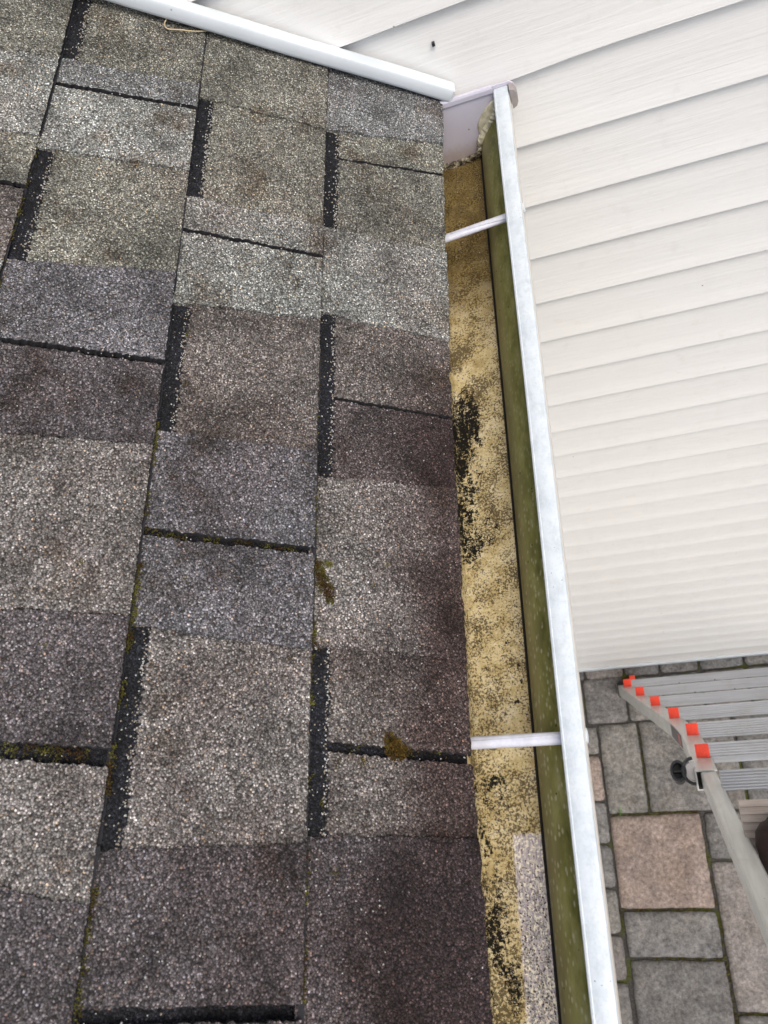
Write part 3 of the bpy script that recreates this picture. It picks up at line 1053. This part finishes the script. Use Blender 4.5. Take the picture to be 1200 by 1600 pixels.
# ------------------------------------------------------------------ rake trim along the wall
tr = thing('rake_trim', 'white metal trim strip where the roof meets the siding', 'trim', RMX @ T(0.0, -0.012, 0.010))
g = Geo()
# cross-section in (local x = out from the wall, z = height)
sec = [(-0.001, 0.002), (-0.0155, 0.002), (-0.0175, 0.004), (-0.0182, 0.007), (-0.0182, 0.0185), (-0.0168, 0.0208), (-0.0145, 0.0215), (-0.001, 0.0215), (-0.001, 0.0195), (-0.0140, 0.0195), (-0.0160, 0.0175), (-0.0160, 0.0060), (-0.0145, 0.0042), (-0.001, 0.0042)]
rings = []
Nn = 60
for i in range(Nn + 1):
    s = 1.86 * i / Nn
    wv = 0.0008 * noise.noise(Vector((s * 7, 0, 0)))
    rings.append([(x + wv, s, z_ + wv) for x, z_ in sec])
g.loft(rings, 0, closed=True, caps=True)
g.build('channel', M['trim'], tr, smooth=True)
g = Geo()
g.box(-0.0180, -0.001, -0.0022, 0.0, 0.0025, 0.0211, 0, 0.0009)
g.build('end_return', M['trim'], tr)

# ------------------------------------------------------------------ gutter
gut = thing('gutter', 'white rain gutter stained yellow and green inside along the eave', 'gutter', T(0, 0, 0))
GY0, GY1 = -2.1, -0.016
# inner profile from back top to lip and out, with material per segment (0 cream 1 floor 2 grime 3 front 4 lip)
P = [(-0.0225, -0.008, 1), (-0.0225, -0.088, 1), (-0.0195, -0.0945, 1), (0.0372, -0.0950, 2), (0.0402, -0.0935, 2), (0.0415, -0.0895, 3), (0.0428, -0.078, 3), (0.0475, -0.064, 3),
     (0.0565, -0.0515, 3), (0.0680, -0.0410, 3), (0.0790, -0.0290, 3), (0.0870, -0.0140, 3), (0.0885, -0.0105, 4), (0.0785, -0.0095, 4), (0.0772, -0.0080, 4), (0.0770, -0.0020, 4),
     (0.0777, -0.0005, 4), (0.0792, 0.0002, 4), (0.0802, -0.0002, 4), (0.0812, 0.0002, 4), (0.0945, 0.0002, 4), (0.0962, -0.0006, 4), (0.0970, -0.0024, 0), (0.0972, -0.0190, 0), (0.0960, -0.0225, 0), (0.0885, -0.0300, 0),
     (0.0785, -0.0430, 0), (0.0660, -0.0540, 0), (0.0545, -0.0650, 0), (0.0505, -0.0800, 0), (0.0490, -0.0960, 0), (0.0440, -0.0985, 0), (-0.0205, -0.0985, 0), (-0.0235, -0.0950, 0), (-0.0235, -0.008, 0)]
g = Geo()
rings = []
NG = 160
for i in range(NG + 1):
    y = GY1 + (GY0 - GY1) * i / NG
    r_ = []
    for (x, z_, _) in P:
        f_ = max(0.0, min(1.0, (x + 0.01) / 0.08))
        dx = 0.0011 * noise.noise(Vector((y * 3.1, 0, 0))) * f_
        dz = 0.0009 * noise.noise(Vector((y * 4.1, 5, 0))) * f_
        if z_ < -0.08:
            dz += 0.0006 * noise.noise(Vector((x * 40, y * 12, 0)))
        r_.append((x + dx, y, z_ + dz))
    rings.append(r_)
g.loft(rings, 0, closed=True, caps=False, mis=[p[2] for p in P])
g.build('trough', [M['cream'], M['floor'], M['grime'], M['front'], M['lip']], gut, smooth=True)
# end cap: plate with the gutter's outline a little larger
outl = [(-0.026, 0.006), (-0.026, -0.101), (0.046, -0.1015), (0.052, -0.098), (0.0535, -0.080), (0.058, -0.066), (0.069, -0.056), (0.082, -0.045), (0.093, -0.031), (0.1035, -0.024), (0.1065, -0.018), (0.1065, -0.006), (0.1035, 0.001), (0.099, 0.0045), (0.078, 0.0050)]
g = Geo()
g.loft([[(x, y, z_) for x, z_ in outl] for y in (-0.0155, -0.0135)], 0)
g.loft([[(x, y, z_) for x, z_ in [(0.0978, -0.027), (0.1035, -0.024), (0.1062, -0.018), (0.1062, -0.006), (0.1035, 0.0005), (0.0978, 0.0025)]] for y in (-0.029, -0.0156)], 1)
# folded top strip of the cap
g.loft([[(x, -0.0134, 0.0062), (x, -0.0168, 0.0056), (x, -0.0180, 0.0030), (x, -0.0180, -0.0030), (x, -0.0156, -0.0046)] for x in (-0.0255, 0.030, 0.0768)], 0, closed=False)
g.build('end_cap', [M['cap'], M['dull']], gut)
# lumpy sealant bead along the cap
rs = random.Random(21)
g = Geo()
path = [(-0.021, -0.084), (-0.020, -0.091), (-0.010, -0.0925), (0.005, -0.0925), (0.018, -0.092), (0.030, -0.091), (0.0385, -0.087), (0.0415, -0.078), (0.0455, -0.067), (0.053, -0.057), (0.060, -0.049), (0.066, -0.040), (0.073, -0.030), (0.078, -0.018)]
dense = []
for i in range(len(path) - 1):
    for q in range(7):
        t_ = q / 7
        dense.append((path[i][0] * (1 - t_) + path[i + 1][0] * t_, path[i][1] * (1 - t_) + path[i + 1][1] * t_))
nd_ = len(dense)
pts3, rad = [], []
for i, (x, z_) in enumerate(dense):
    f_ = i / nd_
    rr_ = 0.0024 + 0.0016 * rs.random() + 0.0030 * max(0, math.sin((f_ - 0.45) * 6.5)) * (f_ > 0.45)
    pts3.append((x + rs.gauss(0, 0.0005), -0.0185 - rr_ * 0.35 + rs.gauss(0, 0.0006), z_ + rs.gauss(0, 0.0006)))
    rad.append(rr_)
g.tube(pts3, rad, 0, 10)
for _ in range(36):
    q = rs.choice(pts3[:int(nd_ * 0.62)])
    g.tube([(q[0] + rs.gauss(0, 0.002), q[1] - 0.003 - rs.random() * 0.003, q[2] + rs.gauss(0, 0.0015)), (q[0] + rs.gauss(0, 0.004), q[1] - 0.005 - rs.random() * 0.004, q[2] + rs.gauss(0, 0.002))], [0.0013, 0.0005], 0, 5)
# smeared flap of sealant on the cap face
fl = [(0.0515, -0.034), (0.047, -0.041), (0.0445, -0.050), (0.0450, -0.060), (0.0475, -0.067), (0.056, -0.060), (0.064, -0.050), (0.071, -0.038), (0.0775, -0.022), (0.0775, -0.012), (0.070, -0.016), (0.061, -0.023)]
g.loft([[(x, -0.0162, z_) for x, z_ in fl], [(0.0615 + (x - 0.0615) * 0.94, -0.0195 + 0.0007 * math.sin(x * 900), -0.042 + (z_ + 0.042) * 0.94) for x, z_ in fl], [(0.0615 + (x - 0.0615) * 0.6, -0.0212, -0.042 + (z_ + 0.042) * 0.6) for x, z_ in fl]], 0)
g.build('sealant', M['seal'], gut, smooth=True)
# two rods (ferrules) with spike heads
for nm, yl_, yr_, lab in (('spike_rod', -0.2275, -0.2205, 'grey rod across the gutter near the end cap'), ('spike_rod', -0.8415, -0.8430, 'grey rod across the gutter beside the round moss clump')):
    g = Geo()
    n_ = 18
    rings = []
    for i in range(5):
        t_ = i / 4
        x = -0.0225 + (0.0880 + 0.0225) * t_
        y = yl_ + (yr_ - yl_) * ((x + 0.005) / 0.08)
        z_ = -0.0215 - 0.0015 * (1 - t_)
        rings.append([(x, y + 0.0058 * math.cos(a), z_ + 0.0044 * math.sin(a)) for a in [2 * math.pi * q / n_ for q in range(n_)]])
    g.loft(rings, 0)
    # seam line of the rolled tube
    g.box(-0.0225, 0.0875, min(yl_, yr_) + 0.001, min(yl_, yr_) + 0.0022, -0.0179, -0.0172, 0, 0.0003)
    o = g.build(nm, M['ferr'], gut, smooth=True)
    o['label'] = lab
    g = Geo()
    y = yr_ + (0.001 if yr_ > -0.5 else -0.0005)
    rings = []
    for (x, r_) in ((0.0965, 0.0062), (0.0974, 0.0068), (0.0981, 0.0060), (0.0985, 0.0040), (0.0987, 0.0012)):
        rings.append([(x, y + r_ * math.cos(a), -0.0150 + 0.0 + r_ * math.sin(a)) for a in [2 * math.pi * q / 16 for q in range(16)]])
    g.loft(rings, 0)
    g.build('spike_head', M['trim'], o, smooth=True)
# grit and dead bits lying in the trough
rs = random.Random(31)
g = Geo()
for (x, y, r_) in ((0.018, -0.598, 0.0026), (0.0255, -0.792, 0.0028), (0.020, -0.730, 0.0018), (0.030, -0.755, 0.0016), (0.0315, -0.772, 0.0015)):
    for q in range(5):
        cx, cy = x + rs.gauss(0, r_ * 0.5), y + rs.gauss(0, r_ * 0.6)
        bm_ = bmesh.new()
        bmesh.ops.create_icosphere(bm_, subdivisions=1, radius=r_ * rs.uniform(0.35, 0.7))
        g.bm(bm_, 0, fn=lambda c: Vector((cx + c.x, cy + c.y * rs.uniform(0.8, 1.3), -0.0938 + c.z * 0.7)))
o = g.build('leaf_litter', M['grime'])
tagp(o, 'tiny black crumbs of litter lying on the yellow gutter floor', 'litter', kind='stuff')

# ------------------------------------------------------------------ ladder
AL = R(70)
LMX = Matrix(((1, 0, 0, 0.22), (0, -math.cos(AL), -math.sin(AL), -0.06), (0, math.sin(AL), -math.cos(AL), ZG), (0, 0, 0, 1)))
# local: x across, y up along the rails, z = away from the wall side (so facing side is -z)
lad = thing('ladder', 'aluminium folding stepladder with orange rung ends standing on the pavers', 'ladder', LMX)
LX = lambda x: x - 0.22
WID = 0.47                          # between left and right rail centres at the top
RP = [(-0.1, -0.047), (0.0, -0.027), (0.16, 0.005), (0.467, 0.062), (0.745, 0.114), (1.0, 0.163), (1.13, 0.186), (1.25, 0.203), (1.38, 0.217), (1.52, 0.223), (1.70, 0.227), (1.9, 0.231), (3.6, 0.25)]
def railx(s):                       # world x of the outer left rail's centre
    for (a, xa), (b, xb) in zip(RP, RP[1:]):
        if s <= b:
            return xa + (xb - xa) * (s - a) / (b - a)
    return RP[-1][1]
XC = 0.219 + WID / 2
HF, HB = 0.012, 0.058              # front and back of the rails, measured away from the wall side
def mirror(x):
    return 2 * XC - x
TH_ = 0.003
def channel(x, s, w_, d, side):
    # C channel ring (open to the inside): outer web at -side, flanges at z=+-d
    sx = side
    o_ = [(-w_ / 2, HF), (w_ / 2, HF), (w_ / 2, HF + TH_), (-w_ / 2 + TH_, HF + TH_), (-w_ / 2 + TH_, HB - TH_), (w_ / 2, HB - TH_), (w_ / 2, HB), (-w_ / 2, HB)]
    return [(LX(x) + a * sx, s, z_) for a, z_ in o_]
for side in (1, -1):
    g = Geo()
    ss = [0.04 + 0.06 * i for i in range(30)] + [1.835]
    rings = [channel(railx(s) - 0.006 if side == 1 else mirror(railx(s) - 0.006), s, 0.050, 0.036, side) for s in ss]
    g.loft(rings, 0)
    o = g.build('outer_rail', M['rail'], lad)
    # rubber foot
    g2 = Geo()
    x = railx(0.03) if side == 1 else mirror(railx(0.03))
    g2.box(LX(x) - 0.026, LX(x) + 0.026, -0.02, 0.075, 0.004, 0.066, 0, 0.006)
    o2 = g2.build('rubber_foot', M['sole'], lad)
    # inner rail
    g3 = Geo()
    rings = []
    for i in range(13):
        s = 0.35 + (3.33 - 0.35) * i / 12
        xi = 0.234 + 0.034 * (max(s, 1.75) - 2.0)
        x = xi if side == 1 else mirror(xi)
        wv = 0.0172
        sec = [(-wv, 0.018), (-wv + 0.003, 0.0155), (wv - 0.003, 0.0155), (wv, 0.018), (wv, 0.052), (wv - 0.003, 0.055), (-wv + 0.003, 0.055), (-wv, 0.052)]
        if s > 1.5:
            rings.append([(LX(x) + a, s, b) for a, b in sec])
    g3.loft(rings, 0)
    g3.build('inner_rail', M['rail'], lad)
    # front leg rail on the far side of the hinge
    g4 = Geo()
    rings = []
    for i in range(8):
        t_ = i / 7
        s = 3.33 - 0.02 * 0
        L_ = 3.50 * t_
        a2 = 2 * (math.pi / 2 - AL)
        y_ = s - L_ * math.cos(a2)
        z_ = 0.03 + L_ * math.sin(a2)
        x = (0.250 if side == 1 else mirror(0.250))
        rings.append([(LX(x) + a, y_ + b * math.sin(a2), z_ + b * math.cos(a2)) for a, b in ((-0.018, -0.03), (0.018, -0.03), (0.018, 0.03), (-0.018, 0.03))])
    g4.loft(rings, 0)
    g4.build('front_leg', M['rail'], lad)
    g5 = Geo()
    n_ = 20
    x = 0.244 if side == 1 else mirror(0.244)
    g5.loft([[(LX(x) + dx, 3.335 + 0.055 * math.cos(2 * math.pi * q / n_), 0.015 + 0.055 * math.sin(2 * math.pi * q / n_)) for q in range(n_)] for dx in (-0.024, -0.020, 0.020, 0.024)], 0)
    g5.build('hinge', M['black'], lad)

def rung(s, x0, x1, D, mat, holes=True, thick=0.028):
    """horizontal ribbed tread: profile in world (y, z) about the plane point"""
    yw, zw = -0.06 - math.cos(AL) * s, ZG + math.sin(AL) * s
    inv = LMX.inverted()
    prof_ = []
    nr = 7
    h0 = 0.0
    top = []
    for i in range(nr):
        a = -D / 2 + D * i / nr
        b = -D / 2 + D * (i + 0.62) / nr
        top += [(a + 0.0003, -0.003), (a + 0.0008, 0.0), (b, 0.0), (b + 0.0005, -0.003)]
    top[-1] = (D / 2 - 0.002, 0.0)
    prof_ = [(-D / 2, -0.002)] + top + [(D / 2, -0.002), (D / 2, -0.009), (D / 2 - 0.004, -thick * 0.7), (D * 0.12, -thick), (-D * 0.12, -thick), (-D / 2 + 0.004, -thick * 0.7), (-D / 2, -0.009)]
    g = Geo()
    rings = []
    for x in (x0, (x0 + x1) / 2, x1):
        rings.append([inv @ Vector((x, yw + a, zw + b)) for a, b in prof_])
    g.loft(rings, 0)
    o = g.build('rung', mat, lad)
    return o
S0 = (0.150, 0.455, 0.760, 1.065, 1.38, 1.69)
inv = LMX.inverted()
for i, s in enumerate(S0):
    x0 = railx(s) + 0.004
    rung(s, x0, mirror(x0), (0.034, 0.037, 0.039, 0.042, 0.045, 0.046)[i], M['rung'])
    for side in (1, -1):
        xa = railx(s) - 0.0165 if side == 1 else mirror(railx(s)) - 0.0165
        yw, zw = -0.06 - math.cos(AL) * s, ZG + math.sin(AL) * s
        g = Geo()
        g.box(xa, xa + 0.033, yw - 0.0145, yw + 0.0205, zw - 0.012, zw + 0.0050, 0, 0.0022, fn=lambda c: inv @ c)
        o = g.build('rung_cap', M['orange'], lad)
    # rivets in the shadow between treads
    for dx in (0.165, 0.30):
        g = Geo()
        x = railx(s) + dx - 0.012 * i
        g.box(x, x + 0.005, yw + 0.0235, yw + 0.0265, zw - 0.010, zw - 0.005, 0, 0.001, fn=lambda c: inv @ c)
        g.build('rivet', M['black'], lad)
for side in (1, -1):
    x = LX(0.010) if side == 1 else LX(mirror(0.034))
    g = Geo()
    g.box(x, x + 0.024, 0.0, 0.03, -0.020, 0.004, 0, 0.003)
    o = g.build('foot_clip', M['orange'], lad)
rung(1.99, 0.247, mirror(0.247), 0.043, M['rung'])
rung(2.335, 0.2570, mirror(0.2570), 0.090, M['rung2'], thick=0.034)
rung(2.668, 0.2670, mirror(0.2670), 0.090, M['rung2'], thick=0.034)
rung(3.00, 0.285, mirror(0.285), 0.070, M['rung2'])
# slim cross bar just above the last outer rung
g = Geo()
yw, zw = -0.06 - math.cos(AL) * 1.80, ZG + math.sin(AL) * 1.80
g.box(0.246, mirror(0.246), yw - 0.004, yw + 0.008, zw - 0.006, zw + 0.002, 0, 0.003, fn=lambda c: inv @ c)
g.build('cross_bar', M['rung'], lad)
# black locking knob on the left rail, hooked shape, with a pale wedge
g = Geo()
yk, zk, xk = -0.06 - math.cos(AL) * 1.835 , ZG + math.sin(AL) * 1.835, 0.196
cx_, cy_ = xk - 0.034, yk - 0.006
NH = 22
outr = [(cx_ + 0.019 * math.cos(2 * math.pi * q / NH), cy_ + 0.026 * math.sin(2 * math.pi * q / NH)) for q in range(NH)]
innr = [(cx_ + 0.0135 * math.cos(2 * math.pi * q / NH), cy_ + 0.0195 * math.sin(2 * math.pi * q / NH)) for q in range(NH)]
z0_, z1_ = zk - 0.085, zk - 0.030
g.loft([[inv @ Vector((x, y, z0_)) for x, y in outr], [inv @ Vector((x, y, z1_)) for x, y in outr], [inv @ Vector((x, y, z1_)) for x, y in innr], [inv @ Vector((x, y, z0_ + 0.02)) for x, y in innr]], 0)
g.box(cx_ - 0.012, cx_ + 0.012, cy_ - 0.002, cy_ + 0.002, z0_ + 0.02, z1_ - 0.004, 0, 0.001, fn=lambda c: inv @ c)
# strap bent round the pale wedge
arc = []
for q in range(13):
    a = math.pi * (0.5 + q / 12)
    arc.append(inv @ Vector((xk + 0.002 + 0.026 * math.cos(a), yk - 0.008 + 0.030 * math.sin(a), zk - 0.030)))
g.tube(arc, 0.0042, 0, 8)
lock = g.build('lock_knob', M['black'], lad, smooth=True)
g = Geo()
tri = [(xk + 0.006, yk + 0.018), (xk + 0.006, yk - 0.034), (xk - 0.006, yk - 0.030), (xk - 0.018, yk - 0.018), (xk - 0.021, yk - 0.006), (xk - 0.013, yk + 0.008)]
g.loft([[inv @ Vector((x, y, z_)) for x, y in tri] for z_ in (zk - 0.052, zk - 0.034)], 0)
g.build('lock_wedge', M['whitep'], lock)
# warning sticker on the web of the left rail
g = Geo()
def onweb(s, z_, lift):
    return (LX(railx(s)) - 0.0312 - lift, s, z_)
g.add([onweb(1.16, 0.015, 0.0006), onweb(1.16, 0.054, 0.0006), onweb(1.36, 0.054, 0.0006), onweb(1.36, 0.015, 0.0006), onweb(1.16, 0.015, 0.0001), onweb(1.16, 0.054, 0.0001), onweb(1.36, 0.054, 0.0001), onweb(1.36, 0.015, 0.0001)],
      [(0, 1, 2, 3), (4, 7, 6, 5), (0, 4, 5, 1), (1, 5, 6, 2), (2, 6, 7, 3), (3, 7, 4, 0)], 0)
g.add([onweb(1.22, 0.018, 0.0012), onweb(1.22, 0.048, 0.0012), onweb(1.34, 0.048, 0.0012), onweb(1.34, 0.018, 0.0012)], [(0, 1, 2, 3)], 1)
g.build('sticker', [M['labelk'], M['labelr']], lad)

# ------------------------------------------------------------------ boot on the wide rung
BX, BY, BZ = 0.318, -0.874, ZG + math.sin(AL) * 2.335 + 0.001
boot = thing('boot', 'dark brown leather work boot standing on the brownish upper rung', 'boot', T(BX, BY, BZ) @ Matrix.Rotation(R(12), 4, 'Z'))
def oval(cx, y, z0, hw, h, n_=20, pw=2.4):
    pts = []
    for q in range(n_):
        a = 2 * math.pi * q / n_
        ca_, sa_ = math.cos(a), math.sin(a)
        x = cx + hw * math.copysign(abs(ca_) ** (2 / pw), ca_)
        z_ = z0 + h / 2 + h / 2 * math.copysign(abs(sa_) ** (2 / pw), sa_)
        pts.append((x, y, z_))
    return pts
g = Geo()
st = [(0.030, 0.008, 0.018, 0.004), (0.026, 0.030, 0.016, 0.026), (0.014, 0.044, 0.016, 0.042), (-0.005, 0.052, 0.016, 0.050), (-0.035, 0.055, 0.016, 0.058), (-0.075, 0.052, 0.016, 0.070), (-0.115, 0.047, 0.016, 0.095), (-0.150, 0.044, 0.016, 0.13), (-0.185, 0.042, 0.016, 0.16), (-0.225, 0.041, 0.016, 0.165), (-0.250, 0.034, 0.018, 0.15), (-0.262, 0.016, 0.03, 0.11)]
g.loft([oval(0.0, y, z0, hw, h) for (y, hw, z0, h) in st], 0)
up_ = g.build('upper', M['leather'], boot, smooth=True)
g = Geo()
n_ = 36
outl_ = []
for q in range(n_):
    a = 2 * math.pi * q / n_
    y = -0.115 + 0.152 * math.sin(a)
    t_ = (y + 0.267) / 0.304
    hw = 0.040 + 0.018 * math.sin(max(0, min(1, t_)) * 2.2)
    outl_.append((hw * math.cos(a) * 1.05, y))
g.loft([[(x * k_, -0.115 + (y + 0.115) * k_, z_) for x, y in outl_] for z_, k_ in ((0.0, 0.97), (0.004, 1.0), (0.018, 1.0), (0.022, 0.97))], 0)
g.build('sole', M['sole'], boot, smooth=True)
g = Geo()
for i in range(5):
    y = -0.06 - 0.02 * i
    zt = 0.092 + 0.018 * i
    g.tube([(-0.02, y, zt - 0.008), (0, y - 0.004, zt + 0.002), (0.02, y, zt - 0.008)], 0.0025, 0, 6)
g.build('lace', M['sole'], boot, smooth=True)
